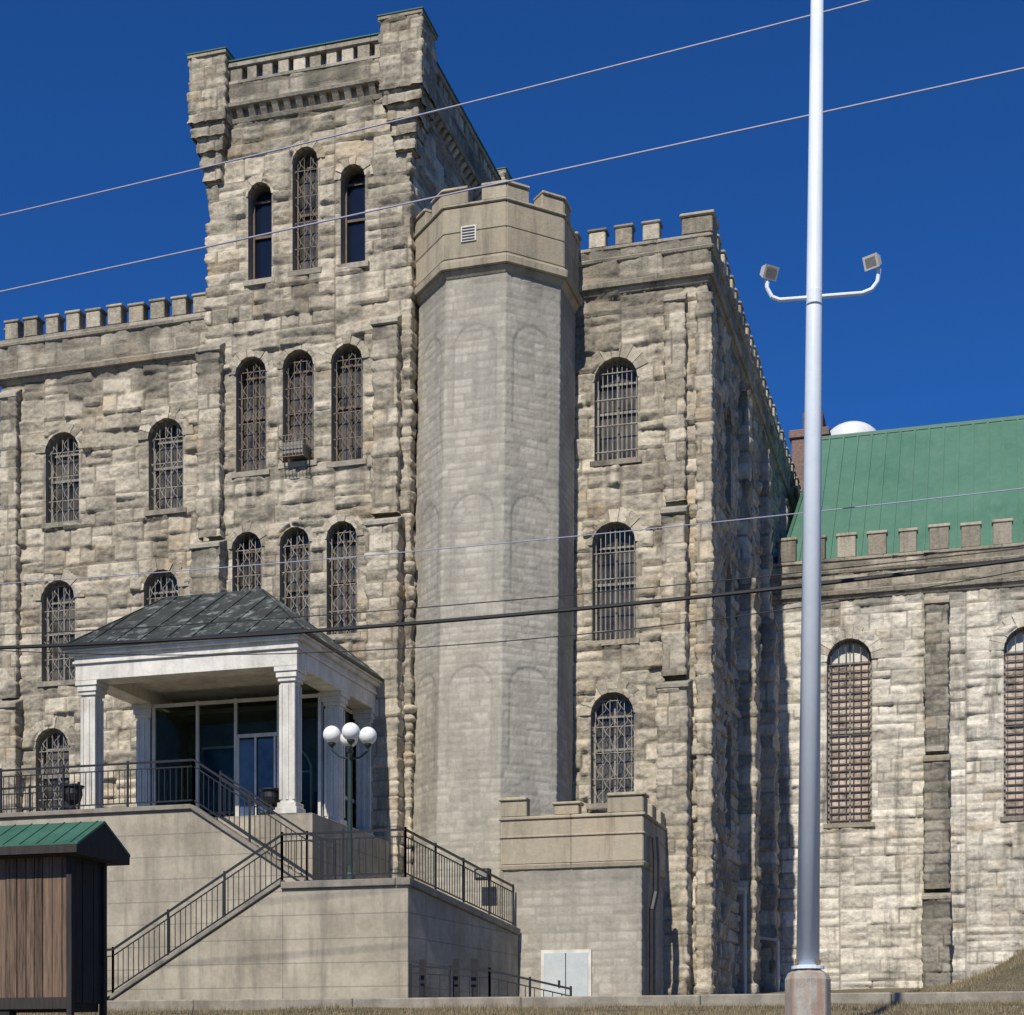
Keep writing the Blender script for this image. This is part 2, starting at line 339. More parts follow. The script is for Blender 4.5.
def window(name,parent,O,D,u,w,z0,z1,style='lattice',pane='glass',ring=.26,fm='frame_g',gm='grille',vm='stone'):
    O=Vector(O);D=Vector(D);I=Vector((-D.y,D.x)); mb=MB()
    def P(a,b,z): q=O+D*(u+a)+I*b; return (q.x,q.y,z)
    r=w/2; zc=z1-r
    def outl(k,n=14):
        rr=r-k; pts=[(-rr,z0+k)]
        for i in range(n+1):
            t=math.pi*(1-i/n); pts.append((rr*math.cos(t),zc+rr*math.sin(t)))
        pts.append((rr,z0+k)); return pts
    def zt(a,k=0): return zc+math.sqrt(max(0,(r-k)**2-a*a))
    o=outl(0); n=len(o)
    mb.add([P(a,-.012,z) for a,z in o]+[P(a,.36,z) for a,z in o],[(i,(i+1)%n,(i+1)%n+n,i+n) for i in range(n)],'trim',(.5,0,.3))
    mb.add([P(a,.33,z) for a,z in o],[tuple(range(n))],pane)
    i_=outl(.055)
    mb.add([P(a,.25,z) for a,z in o]+[P(a,.25,z) for a,z in i_]+[P(a,.33,z) for a,z in i_],
        [(i,(i+1)%n,(i+1)%n+n,i+n) for i in range(n)]+[(i+n,(i+1)%n+n,(i+1)%n+2*n,i+2*n) for i in range(n)],fm)
    def lb(a0,a1,b0,b1,za,zb_,m,t=None):
        mb.hexa([P(a0,b0,za),P(a1,b0,za),P(a1,b1,za),P(a0,b1,za),P(a0,b0,zb_),P(a1,b0,zb_),P(a1,b1,zb_),P(a0,b1,zb_)],m,t)
    if w>.7: lb(-.022,.022,.275,.325,z0+.05,zt(0)-.05,fm)
    lb(-r+.05,r-.05,.27,.322,(z0+z1)/2-.03,(z0+z1)/2+.03,fm)
    lb(-r+.03,r-.03,.265,.318,zc-.03,zc+.02,fm)
    if style=='bars':
        o2=[(a,z) for a,z in outl(.06) if z>=zc-.01]; mb.add([P(a,.30,z) for a,z in o2],[tuple(range(len(o2)))],'white')
    lb(-r-.10,r+.10,-.075,.3,z0-.13,z0-.004,'trim')
    nv=max(7,int(math.pi*(r+ring/2)/.24)); nv+=1-nv%2
    for k in range(nv):
        t0=math.pi*(1-k/nv)-.012; t1=math.pi*(1-(k+1)/nv)+.012; pr=-.045+random.uniform(-.02,.015); ro=r+ring+random.uniform(-.04,.04)
        c=[]
        for b in (pr,.1):
            for rr,t in ((r+.002,t0),(r+.002,t1),(ro,t1),(ro,t0)):
                c.append(P(rr*math.cos(t),b,zc+rr*math.sin(t)))
        mb.hexa([c[3],c[2],c[1],c[0],c[7],c[6],c[5],c[4]],vm)
    g=.13
    if style=='lattice':
        nb=max(3,int(round(w/.17))); rb=.009
        for k in range(nb):
            a=-r+w*(k+.5)/nb; mb.bar(P(a,g,z0),P(a,g,zt(a)),rb,gm)
            amp=w/nb*.46; ph=math.pi*(k%2)+random.uniform(-.15,.15); prev=None; z=z0+.02
            while z<z1:
                q=(z-z0)*2*math.pi/.62+ph
                aa=a+amp*math.sin(q)+amp*.35*math.sin(2*q+.6)
                if abs(aa)<r-.005 and z<zt(aa):
                    if prev: mb.bar(prev,P(aa,g-.015,z),rb*.85,gm)
                    prev=P(aa,g-.015,z)
                else: prev=None
                z+=.05
        z=z0+.6
        while z<z1-.1:
            ww=r if z<zc else math.sqrt(max(0,r*r-(z-zc)**2)); mb.bar(P(-ww,g,z),P(ww,g,z),rb*1.3,gm); z+=.62
    elif style=='bars':
        nb=6
        for k in range(nb):
            a=-r+w*(k+.5)/nb; mb.bar(P(a,g,z0),P(a,g,zt(a)),.017,gm)
        z=z0+.1
        while z<zc-.05:
            mb.bar(P(-r,g-.02,z),P(r,g-.02,z),.021,gm); z+=.21
    elif style=='vert':
        nb=max(4,int(round(w/.12)))
        for k in range(nb):
            a=-r+w*(k+.5)/nb; mb.bar(P(a,g,z0),P(a,g,zt(a)),.011,gm)
        z=z0+.25
        while z<z1-.1:
            ww=r if z<zc else math.sqrt(max(0,r*r-(z-zc)**2)); mb.bar(P(-ww,g-.02,z),P(ww,g-.02,z),.014,gm); z+=.62
    return mb.build(name,parent)
def railing(mb,pts,h=.92,sp=.13,m='black',post=1.5):
    for a,b in zip(pts[:-1],pts[1:]):
        a=Vector(a);b=Vector(b);L=(b-a).length;up=Vector((0,0,1))
        mb.bar(a+up*h,b+up*h,.028,m); mb.bar(a+up*(h-.13),b+up*(h-.13),.016,m); mb.bar(a+up*.1,b+up*.1,.018,m)
        k=int(L/sp)
        for i in range(1,k): 
            p=a.lerp(b,i/k); mb.bar(p+up*.1,p+up*(h-.13),.0095,m)
        k=max(1,int(round(L/post)))
        for i in range(k+1):
            p=a.lerp(b,i/k); mb.bar(p-up*.03,p+up*(h+.05),.026,m)

# ------------------------------------------------------------------ PRISON BUILDING
prison=top('stone_prison_building')
tx0,tx1,ty0,ty1=-18.16,-12.94,36.0,43.2
tw=[(-17.01,.80,14.2,16.97),(-15.78,.80,14.3,16.98),(-14.53,.80,14.2,16.97),
    (-17.12,.78,9.9,12.75),(-15.87,.78,9.9,12.75),(-14.66,.78,10.1,12.78),
    (-16.78,.62,18.8,21.13),(-15.60,.66,18.87,21.8),(-14.38,.62,18.86,21.2)]
th=[(u+18.16+7.2,w,a,b) for u,w,a,b in tw]
TP=[(tx0,ty1),(tx0,ty0),(tx1,ty0),(tx1,ty1)]
rock_path('tower_walls',TP,1.2,22.65,.036,.075,11,'stone',prison,th,zones=True)
for i,(u,w,a,b) in enumerate(th):
    st='lattice';pane='glass'; fm='frame'; gm='grille_d' if i<3 else 'grille'
    if i in(6,8): st='none';pane='glass_b'
    if i==7: gm='grille_d'
    window('tower_window_%d'%(i+1),prison,(tx0,ty0),(1,0),u-7.2,w,a,b,st,pane,.21,fm,gm)
mb=MB(); mb.box(tx0+.45,tx1-.45,ty0+.45,ty1-.45,1.0,22.8,'roofing'); mb.box(tx0+.06,tx1-.06,ty1-.44,ty1-.02,1.2,22.8,'stone_side')
mb.build('tower_core',prison)
mb=MB()
band(mb,TP,22.62,22.72,.06,.10,.4,'trim')
for a,b in zip(TP[:-1],TP[1:]):
    a=Vector(a);b=Vector(b);L=(b-a).length;d=(b-a)/L;nn=Vector((d.y,-d.x));s=.5
    while s<L-.5:
        p=a+d*s;q=p+d*.17
        mb.hexa([(*(p+nn*.03),22.74),(*(q+nn*.03),22.74),(*(q-nn*.1),22.74),(*(p-nn*.1),22.74),(*(p+nn*.2),22.95),(*(q+nn*.2),22.95),(*(q-nn*.1),22.95),(*(p-nn*.1),22.95)],'stone'); s+=.31
band(mb,TP,22.72,22.97,-.01,-.01,.4,'stone')
band(mb,TP,22.95,23.04,.22,.25,.35,'trim')
mb.build('tower_corbel_table',prison,.012)
TPo=[tuple(p) for p in offs(TP,.2)]
rock_path('tower_parapet',TPo,23.04,23.5,.05,.03,13,'stone',prison,course=(.2,.26),width=(.4,.7),namp=.05,split=0)
mb=MB(); band(mb,TPo,23.48,23.56,.03,.03,.35,'trim')
merlons(mb,TPo,23.56,23.90,.41,.28,0,.3,'stone',.02,first=.5)
band(mb,TPo,23.88,24.0,.05,.05,.36,'trim'); band(mb,TPo,24.0,24.04,.08,.08,.4,'flash')
mb.box(TPo[1][0]+.34,TPo[2][0]-.34,TPo[1][1]+.34,ty1,23.1,23.3,'roofing')
mb.build('tower_battlements',prison,.01)
def bartizan(name,cx,cy,s,zt,seed):
    for k,(f,za,zb_) in enumerate([(.44,21.3,21.62),(.57,21.62,21.95),(.72,21.95,22.28),(.87,22.28,22.6)]):
        h=s*f; pts=[(cx-h,cy+h),(cx-h,cy-h),(cx+h,cy-h),(cx+h,cy+h),(cx-h,cy+h)]
        rock_path(name+'_corbel_%d'%(k+1),pts,za,zb_,.04,.05,seed+k,'stone',prison,course=(.4,.45),width=(.3,.5),split=0,grime=.3)
        m_=MB(); m_.box(cx-h+.02,cx+h-.02,cy-h+.02,cy+h-.02,za+.005,zb_-.005,'trim'); m_.build(name+'_fill',prison)
    h=s; pts=[(cx-h,cy+h),(cx-h,cy-h),(cx+h,cy-h),(cx+h,cy+h),(cx-h,cy+h)]
    rock_path(name+'_shaft',pts,22.6,zt-.08,.04,.05,seed+9,'stone',prison,course=(.22,.36),width=(.3,.6),split=0,grime=.5)
    m_=MB(); m_.box(cx-h+.03,cx+h-.03,cy-h+.03,cy+h-.03,22.61,zt-.07,'trim')
    m_.box(cx-h-.05,cx+h+.05,cy-h-.05,cy+h+.05,zt-.1,zt-.02,'trim'); m_.box(cx-h-.07,cx+h+.07,cy-h-.07,cy+h+.07,zt-.02,zt+.02,'flash'); m_.build(name+'_cap',prison,.01)
bartizan('bartizan_west',tx0+.17,ty0+.08,.46,24.26,31)
bartizan('bartizan_east',tx1-.10,ty0+.12,.50,24.32,51)
bartizan('bartizan_rear',tx1-.1,ty1-.15,.45,24.3,71)
def buttress(name,x0,x1,yw,segs,seed,mat='stone',par=None):
    par=par or prison; mbx=MB()
    for k,(za,zb_,pr,ex) in enumerate(segs):
        a,b=x0-ex,x1+ex
        rock_path(name+'_%d'%(k+1),[(a,yw+.05),(a,yw-pr),(b,yw-pr),(b,yw+.05)],za,zb_,.04,.045,seed+k,mat,par,course=(.26,.48),width=(.45,.8),split=0)
        mbx.hexa([(a-.05,yw-pr-.07,zb_),(b+.05,yw-pr-.07,zb_),(b+.05,yw+.02,zb_),(a-.05,yw+.02,zb_),
                  (a-.05,yw-pr-.07,zb_+.12),(b+.05,yw-pr-.07,zb_+.12),(b+.05,yw+.02,zb_+.34),(a-.05,yw+.02,zb_+.34)],'trim')
    mbx.build(name+'_weathering',par,.02)
buttress('tower_buttress_west',-18.3,-17.75,36.0,[(1.2,12.3,.42,.08),(12.64,17.1,.24,0)],101)
buttress('tower_buttress_east',-13.78,-13.2,36.0,[(1.2,12.45,.42,.08),(12.79,17.2,.24,0)],111)

wx0,wy=-24.4,36.8
WP=[(wx0,40),(wx0,wy),(tx0,wy)]
ww=[(-22.66,.97,13.75,16.05),(-19.72,.97,13.8,16.08),(-22.78,.97,9.7,12.27),(-19.85,.97,9.8,12.3),(-22.95,.97,6.1,8.5),(-19.9,.97,6.1,8.5)]
wh=[(x-wx0+3.2,w,a,b) for x,w,a,b in ww]
rock_path('west_wing_walls',WP,1.2,17.45,.036,.075,21,'stone',prison,wh,zones=True)
for i,(u,w,a,b) in enumerate(wh):
    window('west_wing_window_%d'%(i+1),prison,(wx0,wy),(1,0),u-3.2,w,a,b,'lattice','glass',.27,'frame_g','grille')
mb=MB(); mb.box(wx0+.45,tx0,wy+.45,44,1,17.9,'roofing'); mb.build('west_wing_core',prison)
mb=MB(); band(mb,WP,17.43,17.53,.04,.1,.3,'trim'); band(mb,WP,17.53,17.66,.16,.2,.3,'trim')
mb.build('west_wing_cornice',prison,.015)
WPo=[tuple(p) for p in offs(WP,.1)]
rock_path('west_wing_parapet',WPo,17.66,18.5,.042,.05,22,'stone',prison,course=(.3,.42),width=(.5,1.1),namp=.08,split=0)
mb=MB(); band(mb,WPo,18.36,18.46,.07,.1,.3,'trim'); band(mb,WPo,18.46,18.56,.03,.03,.36,'trim')
merlons(mb,WPo,18.56,19.06,.60,.38,.02,.3,'stone',.08,first=.2)
mb.build('west_wing_battlements',prison,.02)
buttress('west_wing_buttress',-24.35,-23.9,36.8,[(1.2,9.0,.35,.08),(9.3,17.0,.2,0)],121)
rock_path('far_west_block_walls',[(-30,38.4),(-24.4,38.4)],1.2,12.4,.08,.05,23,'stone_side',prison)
mb=MB(); mb.box(-30,-24.45,38.5,44,1.2,12.5,'trim'); merlons(mb,[(-30,38.4),(-24.5,38.4)],12.5,12.95,.62,.36,0,.3,'stone_side'); mb.build('far_west_block_core',prison)

# octagonal stair turret
ocx,ocy=-11.1,37.0
def octo(R): return [(ocx+R*math.cos(rad(a)),ocy+R*math.sin(rad(a))) for a in (157.5,202.5,247.5,292.5,337.5,382.5)]
OR=1.86; OP=octo(OR); sl=2*OR*math.sin(rad(22.5))
def batter(X,Y,Z):
    t=np.clip((17.7-Z)/16.5,0,1)
    s=1+.055*t
    return ocx-.22*t+(X-ocx)*s,ocy+(Y-ocy)*s
nich=[]
for f in (1,2,3):
    for zt_ in (16.7,12.85,8.95): nich.append((sl*(f+.5),1.0,zt_-2.3,zt_))
rock_path('stair_turret_walls',OP,1.2,17.8,.036,.012,33,'brick',prison,course=(.15,.19),width=(.26,.48),namp=.024,warp=batter,niches=nich,split=0,grime=.9)
mb=MB()
band(mb,OP,17.78,17.94,.01,.12,.5,'cap'); band(mb,OP,17.94,18.12,.17,.19,.5,'cap'); band(mb,OP,18.12,18.2,.12,.1,.5,'cap')
band(mb,OP,18.2,18.78,.1,.1,.32,'cap'); band(mb,OP,18.784,19.36,.098,.098,.32,'cap'); band(mb,OP,19.36,19.43,.14,.14,.34,'cap')
v=OP
for i in range(1,5):
    a,b,c=Vector(v[i-1]),Vector(v[i]),Vector(v[i+1])
    p=b+(a-b).normalized()*.55; q=b+(c-b).normalized()*.55
    band(mb,[p,b,q],19.43,19.74,.1,.1,.28,'cap'); band(mb,[p,b,q],19.74,19.82,.15,.13,.32,'cap')
mb.lathe((ocx,ocy,0),[(1.6,18.3),(1.6,18.8)],'roofing',8)
mb.build('stair_turret_cap',prison,.02)
mb=MB(); fy=ocy-(OR)*math.cos(rad(22.5))-.1
mb.box(-11.42,-11.06,fy-.03,fy+.01,18.55,18.9,'white')
for k in range(5): mb.box(-11.39,-11.09,fy-.045,fy-.031,18.58+k*.065,18.605+k*.065,'black')
mb.build('turret_vent_grille',prison)

# east block
bx0,bx1,by=-12.6,-6.25,37.8; by1=57.5
BP=[(bx0,by),(bx1,by),(bx1,by1)]
bw=[(-8.41,1.05,14.24,16.66),(-8.46,1.05,9.97,12.77),(-8.5,1.05,6.1,8.73)]
bh=[(x-bx0,w,a,b) for x,w,a,b in bw]
cor=bx1-bx0
sw=[]
for yy in (41.0,45.0,49.5,53.5):
    for a,b in ((13.9,16.5),(9.8,12.5),(5.8,8.5)):
        if yy>48 and a<13: continue
        sw.append((cor+yy-by,1.0,a,b))
rock_path('east_block_walls',BP,1.2,18.2,.042,.085,41,'stone',prison,bh+sw,namp=.15,zones=True)
for i,(u,w,a,b) in enumerate(bh): window('east_block_window_%d'%(i+1),prison,(bx0,by),(1,0),u,w,a,b,'vert' if i<2 else 'lattice','glass',.32,'frame_g','grille')
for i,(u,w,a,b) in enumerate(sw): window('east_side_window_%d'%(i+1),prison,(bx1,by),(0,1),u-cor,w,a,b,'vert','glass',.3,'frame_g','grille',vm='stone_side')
mb=MB(); mb.box(bx0,bx1-.45,by+.45,by1-.1,1,18.6,'roofing'); mb.box(bx0,bx1-.03,by1-.09,by1,1,19,'stone_side'); mb.build('east_block_core',prison)
mb=MB(); band(mb,BP,18.15,18.27,.05,.12,.3,'trim'); band(mb,BP,18.27,18.4,.17,.2,.3,'trim'); mb.build('east_block_cornice',prison,.015)
BPo=[tuple(p) for p in offs(BP,.12)]
rock_path('east_block_parapet',BPo,18.4,19.2,.045,.05,42,'stone',prison,course=(.3,.42),width=(.5,1.1),namp=.08,split=0)
mb=MB(); band(mb,BPo,18.86,18.96,.06,.1,.1,'trim'); band(mb,BPo,19.16,19.26,.04,.04,.36,'trim')
merlons(mb,[BPo[0],(BPo[1][0]-.95,BPo[1][1])],19.26,19.73,.66,.40,.02,.3,'stone',.08,first=.25)
merlons(mb,[(BPo[1][0],BPo[1][1]+1.0),BPo[2]],19.26,19.73,.70,.40,.02,.3,'stone',.08,first=.1)
c=BPo[1]; mb.box(c[0]-.68,c[0]+.04,c[1]-.04,c[1]+.7,19.26,19.66,'stone'); mb.box(c[0]-.73,c[0]+.09,c[1]-.09,c[1]+.75,19.66,19.75,'trim')
mb.build('east_block_battlements',prison,.025)
buttress('east_block_buttress',-7.2,-6.72,37.8,[(1.2,8.6,.55,.1),(8.94,12.7,.38,.02),(13.04,17.7,.22,-.02)],131)
rock_path('east_block_corner_quoins',[(-6.45,37.85),(-6.45,37.70),(-6.12,37.70),(-6.12,38.3),(-6.2,38.3)],1.2,17.9,.042,.05,141,'stone',prison,course=(.28,.5),width=(.4,.6),split=0)
mb=MB()
for k,yy in enumerate((43.0,47.2,51.5,55.6)):
    rock_path('side_buttress_%d'%(k+1),[(-6.25,yy-.35),(-5.8,yy-.35),(-5.8,yy+.35),(-6.25,yy+.35)],1.5,12.5,.06,.07,151+k,'stone',prison,split=0)
    rock_path('side_buttress_upper_%d'%(k+1),[(-6.25,yy-.3),(-5.98,yy-.3),(-5.98,yy+.3),(-6.25,yy+.3)],12.5,17.5,.06,.07,161+k,'stone',prison,split=0)
    mb.box(-6.2,-5.75,yy-.4,yy+.4,12.45,12.6,'trim')
mb.build('side_buttress_caps',prison,.01)
mb=MB()
mb.pipe([(-5.98,42.2,1.5),(-5.98,42.2,4.4),(-6.3,42.2,4.5)],.045,'white'); mb.pipe([(-5.65,46.5,1.5),(-5.65,46.5,3.4),(-6.3,46.5,3.5)],.045,'white')
mb.pipe([(-7.02,35.2,1.2),(-7.02,35.2,3.3),(-6.95,35.28,3.7),(-6.95,35.3,4.4),(-6.98,35.3,4.9)],.08,'black')
mb.build('drain_pipes',prison)

# low crenellated annex
ax0,ax1,ay=-10.28,-7.16,34.7
AP=[(ax0,37.7),(ax0,ay),(ax1,ay),(ax1,37.75)]
rock_path('annex_walls',AP,.9,4.22,.042,.014,61,'brick',prison,course=(.16,.22),width=(.28,.55),namp=.025,split=0,grime=.95)
mb=MB(); band(mb,AP,4.2,4.32,.05,.08,.3,'cap'); band(mb,AP,4.32,5.3,.05,.05,.3,'cap'); band(mb,AP,4.9,4.96,.08,.08,.1,'cap'); band(mb,AP,5.3,5.38,.09,.09,.34,'cap')
for (p,b,q) in (((ax0,ay+.45),(ax0,ay),(ax0+.55,ay)),((ax1-.75,ay),(ax1,ay),(ax1,ay+.45))):
    band(mb,[p,b,q],5.38,5.74,.05,.05,.25,'cap'); band(mb,[p,b,q],5.74,5.82,.1,.08,.28,'cap')
mb.box(-9.1,-8.55,ay-.05,ay+.25,5.38,5.6,'cap'); mb.box(-9.15,-8.5,ay-.09,ay+.28,5.6,5.67,'cap')
mb.box(ax1-.2,ax1+.05,ay+.95,ay+1.45,5.38,5.7,'cap'); mb.box(ax1-.2,ax1+.05,ay+1.95,ay+2.45,5.38,5.7,'cap')
mb.box(ax0+.1,ax1-.1,ay+.1,37.75,4.25,4.45,'roofing')
mb.build('annex_parapet',prison,.02)
mb=MB(); mb.box(-9.40,-8.26,ay-.07,ay-.02,.9,2.42,'white'); mb.box(-9.33,-8.33,ay-.095,ay-.072,.9,2.35,'door')
mb.box(-8.84,-8.82,ay-.099,ay-.096,.9,2.35,'black'); mb.box(-9.0,-8.95,ay-.12,ay-.096,1.6,1.75,'black')
mb.build('annex_door',prison,.004)
mb=MB(); mb.box(-10.95,-10.6,34.65,34.85,4.02,4.27,'black'); mb.bar((-10.78,34.8,4.15),(-10.78,35.3,4.15),.03,'black'); mb.box(-10.9,-10.65,34.63,34.649,4.06,4.23,'frame_g')
mb.build('wall_floodlight',prison,.01)
mb=MB(); mb.box(-16.03,-15.53,35.64,36.2,14.40,14.66,'frame_g')
for k in range(8): mb.bar((-16.10+k*.088,35.57,14.3),(-16.10+k*.088,35.57,14.8),.009,'grille_d')
for zz in (14.3,14.55,14.8): mb.bar((-16.12,35.57,zz),(-15.46,35.57,zz),.012,'grille_d'); mb.bar((-16.12,35.57,zz),(-16.12,36,zz),.012,'grille_d'); mb.bar((-15.46,35.57,zz),(-15.46,36,zz),.012,'grille_d')
mb.build('air_conditioner_cage',prison)

ch=MB(); 
ch.box(-6.6,-5.35,58.2,59.4,15,22.0,'chimney'); ch.box(-6.68,-5.27,58.12,59.48,22.0,22.3,'chimney'); ch.box(-6.2,-5.5,58.2,59.4,22.3,22.9,'chimney')
ch.build('brick_chimney',prison,.03)

# ------------------------------------------------------------------ EAST BUILDING
east=top('green_roofed_stone_building')
ex0,ex1,ey=-6.2,16.0,49.0
EP=[(ex0,ey),(ex1,ey)]
ew=[(-3.86,1.30,7.0,12.45),(1.16,1.30,7.0,12.45),(6.2,1.30,7.0,12.45),(11.2,1.30,7.0,12.45)]
eh=[(x-ex0,w,a,b) for x,w,a,b in ew]
rock_path('east_building_wall',EP,1.8,13.65,.045,.06,201,'stone_light',east,eh,course=(.24,.46),width=(.45,1.25),namp=.12,zones=True)
for i,(u,w,a,b) in enumerate(eh): window('east_building_window_%d'%(i+1),east,(ex0,ey),(1,0),u,w,a,b,'bars','blind',.4,'frame_g','grille_k',vm='stone_light')
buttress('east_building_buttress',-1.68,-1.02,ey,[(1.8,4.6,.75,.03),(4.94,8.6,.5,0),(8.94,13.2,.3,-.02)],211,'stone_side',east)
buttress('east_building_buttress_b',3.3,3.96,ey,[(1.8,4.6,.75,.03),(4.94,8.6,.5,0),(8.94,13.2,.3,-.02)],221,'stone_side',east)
mb=MB(); band(mb,EP,13.6,13.72,.05,.12,.3,'trim'); band(mb,EP,13.72,13.85,.16,.2,.3,'trim'); mb.build('east_building_cornice',east,.015)
EPo=[(ex0,ey-.1),(ex1,ey-.1)]
rock_path('east_building_parapet',EPo,13.85,14.75,.05,.05,202,'stone',east,course=(.3,.4),width=(.5,1.1),split=0,namp=.08)
mb=MB(); band(mb,EPo,14.35,14.46,.06,.1,.1,'trim'); band(mb,EPo,14.72,14.82,.04,.04,.36,'trim')
merlons(mb,EPo,14.82,15.55,.88,.52,.02,.3,'trim',.1,first=.25)
mb.build('east_building_battlements',east,.02)
mb=MB(); mb.box(ex0,ex1,ey+.45,62,1.5,14.4,'stone_light'); mb.build('east_building_core',east)
mb=MB()
ry,rz,e_y,e_z=55.2,20.75,49.35,14.55
a=(-6.05,e_y,e_z);b=(16.2,e_y,e_z);c_=(16.2,ry,rz);d_=(-5.3,ry,rz);e2=(-6.05,61,e_z);f2=(16.2,61,e_z)
mb.add([a,b,c_,d_,e2,f2],[(0,1,2,3),(0,3,4),(3,2,5,4),(1,5,2)],'greenroof')
x=-5.9
while x<16:
    top_t=min(1,(x+6.05)/.75)
    mb.bar((x,e_y,e_z+.04),(x,e_y+(ry-e_y)*top_t,e_z+(rz-e_z)*top_t+.04),.05,'greenroof'); x+=.46
mb.bar((-5.3,ry,rz+.03),(16.2,ry,rz+.03),.08,'greenroof'); mb.bar(a,d_,.07,'flash')
mb.build('green_metal_roof',east)
tank=MB(); R_=1.15
tank.lathe((-5.1,66,0),[(R_,2),(R_,24.4)]+[(R_*math.cos(t),24.4+R_*.8*math.sin(t)) for t in [rad(k) for k in range(9,90,9)]]+[(.02,25.32)],'tank',28)
o=tank.build('water_tank',None,smooth=True)

# ------------------------------------------------------------------ PORTICO
por=top('entrance_portico')
DZ=5.1
def column(name,cx,cy,z0,z1,s=.18):
    m_=MB(); m_.box(cx-s-.06,cx+s+.06,cy-s-.06,cy+s+.06,z0,z0+.14,'white'); m_.box(cx-s-.03,cx+s+.03,cy-s-.03,cy+s+.03,z0+.14,z0+.24,'white')
    m_.box(cx-s+.02,cx+s-.02,cy-s+.02,cy+s-.02,z0+.24,z1-.3,'white')
    w=(2*s)/5
    for k in range(0,5,2):
        a=cx-s+k*w; m_.box(a,a+w,cy-s,cy-s+.019,z0+.3,z1-.36,'white'); m_.box(a,a+w,cy+s-.019,cy+s,z0+.3,z1-.36,'white')
        a=cy-s+k*w
        m_.box(cx+s-.019,cx+s+.001,a+.001,a+w-.001,z0+.3,z1-.36,'white'); m_.box(cx-s-.001,cx-s+.019,a+.001,a+w-.001,z0+.3,z1-.36,'white')
    m_.box(cx-s-.02,cx+s+.02,cy-s-.02,cy+s+.02,z1-.3,z1-.22,'white'); m_.box(cx-s-.05,cx+s+.05,cy-s-.05,cy+s+.05,z1-.22,z1-.1,'white'); m_.box(cx-s-.08,cx+s+.08,cy-s-.08,cy+s+.08,z1-.1,z1,'white')
    m_.build(name,por,.008)
for i,(cx,cy) in enumerate([(-18.55,31.3),(-13.9,31.3),(-18.55,33.7),(-13.9,33.7),(-13.9,35.6)]): column('column_%d'%(i+1),cx,cy,DZ,8.15)
mb=MB(); px0,px1,py0,py1=-18.8,-13.64,31.04,35.95
mb.box(px0,px1,py0,py0+.5,8.15,8.5,'white'); mb.box(px1-.5,px1,py0+.5,py1,8.15,8.5,'white'); mb.box(px0,px0+.5,py0+.5,py1,8.15,8.5,'white')
mb.box(px0-.05,px1+.05,py0-.05,py1,8.5,8.56,'white'); mb.box(px0-.02,px1+.02,py0-.02,py1,8.56,8.68,'white'); mb.box(px0-.12,px1+.12,py0-.12,py1,8.68,8.76,'white'); mb.box(px0-.18,px1+.18,py0-.18,py1,8.76,8.84,'white')
mb.build('entablature',por,.01)
mb=MB(); E=.22; x0,x1,y0,y1=px0-E,px1+E,py0-E,py1; z=8.85; rzz=10.6; ra=(-18.1,33.7,rzz);rb=(-15.65,33.7,rzz)
P_=[(x0,y0,z),(x1,y0,z),(x1,y1,z),(x0,y1,z),ra,rb]
mb.add(P_,[(0,1,5,4),(1,2,5),(2,3,4,5),(3,0,4),(3,2,1,0)],'patina'); mb.box(x0,x1,y0,y1,z-.06,z-.004,'black')
def lerp(a,b,t): return tuple(a[i]+(b[i]-a[i])*t for i in range(3))
k=9
for i in range(1,k):
    t=i/k; q=lerp(P_[0],P_[1],t); X_=q[0]
    if X_<ra[0]: s=(X_-x0)/(ra[0]-x0)
    elif X_>rb[0]: s=(x1-X_)/(x1-rb[0])
    else: s=1
    mb.bar((X_,y0,z+.015),(X_,y0+(33.7-y0)*s,z+(rzz-z)*s+.015),.014,'patina')
for i in range(1,8):
    Y_=y0+(y1-y0)*i/8; s=(Y_-y0)/(33.7-y0) if Y_<33.7 else (y1-Y_)/(y1-33.7)
    mb.bar((x1,Y_,z+.015),(x1-(x1-rb[0])*s,Y_,z+(rzz-z)*s+.015),.014,'patina')
for a,b in ((0,4),(1,5),(2,5),(3,4),(4,5)): mb.bar(P_[a],P_[b],.03,'patina')
mb.build('metal_hip_roof',por)
mb=MB(); gx0,gx1,gy=-18.3,-14.15,33.5
mb.box(gx0+.07,gx1-.06,gy+.03,gy+.045,DZ+.08,8.05,'glass_v'); mb.box(gx1-.05,gx1-.035,gy+.1,35.85,DZ+.08,8.05,'glass_v')
for xx in (gx0,-17.2,-16.25,-15.2,gx1-.06): mb.box(xx,xx+.07,gy-.02,gy+.06,DZ,8.15,'white')
for zz in (DZ,8.05): mb.box(gx0+.07,gx1-.06,gy-.015,gy+.058,zz,zz+.08,'white')
mb.box(-16.18,-15.2,gy-.015,gy+.028,7.25,7.33,'white')
for yy in (33.57,34.7,35.85): mb.box(gx1-.07,gx1+.02,yy,yy+.07,DZ,8.15,'white')
for zz in (DZ,6.0,8.05): mb.box(gx1-.028,gx1+.015,33.64,35.85,zz,zz+.08,'white')
for xx in (-16.17,-15.7): mb.box(xx+.03,xx+.42,gy+.0,gy+.029,DZ+.12,7.2,'glass_d'); mb.box(xx+.42,xx+.47,gy-.018,gy-.001,DZ+.08,7.25,'white')
mb.box(-16.18,-16.12,gy-.018,gy-.001,DZ+.08,7.25,'white')
mb.build('glazed_vestibule',por,.004)
mb=MB(); mb.box(gx0,gx1-.08,35.3,35.38,DZ,8.1,'plaster'); mb.box(gx0,gx1-.08,34.2,35.29,8.0,8.1,'plaster'); mb.box(gx0-.05,gx0,33.6,35.38,DZ,8.1,'plaster')
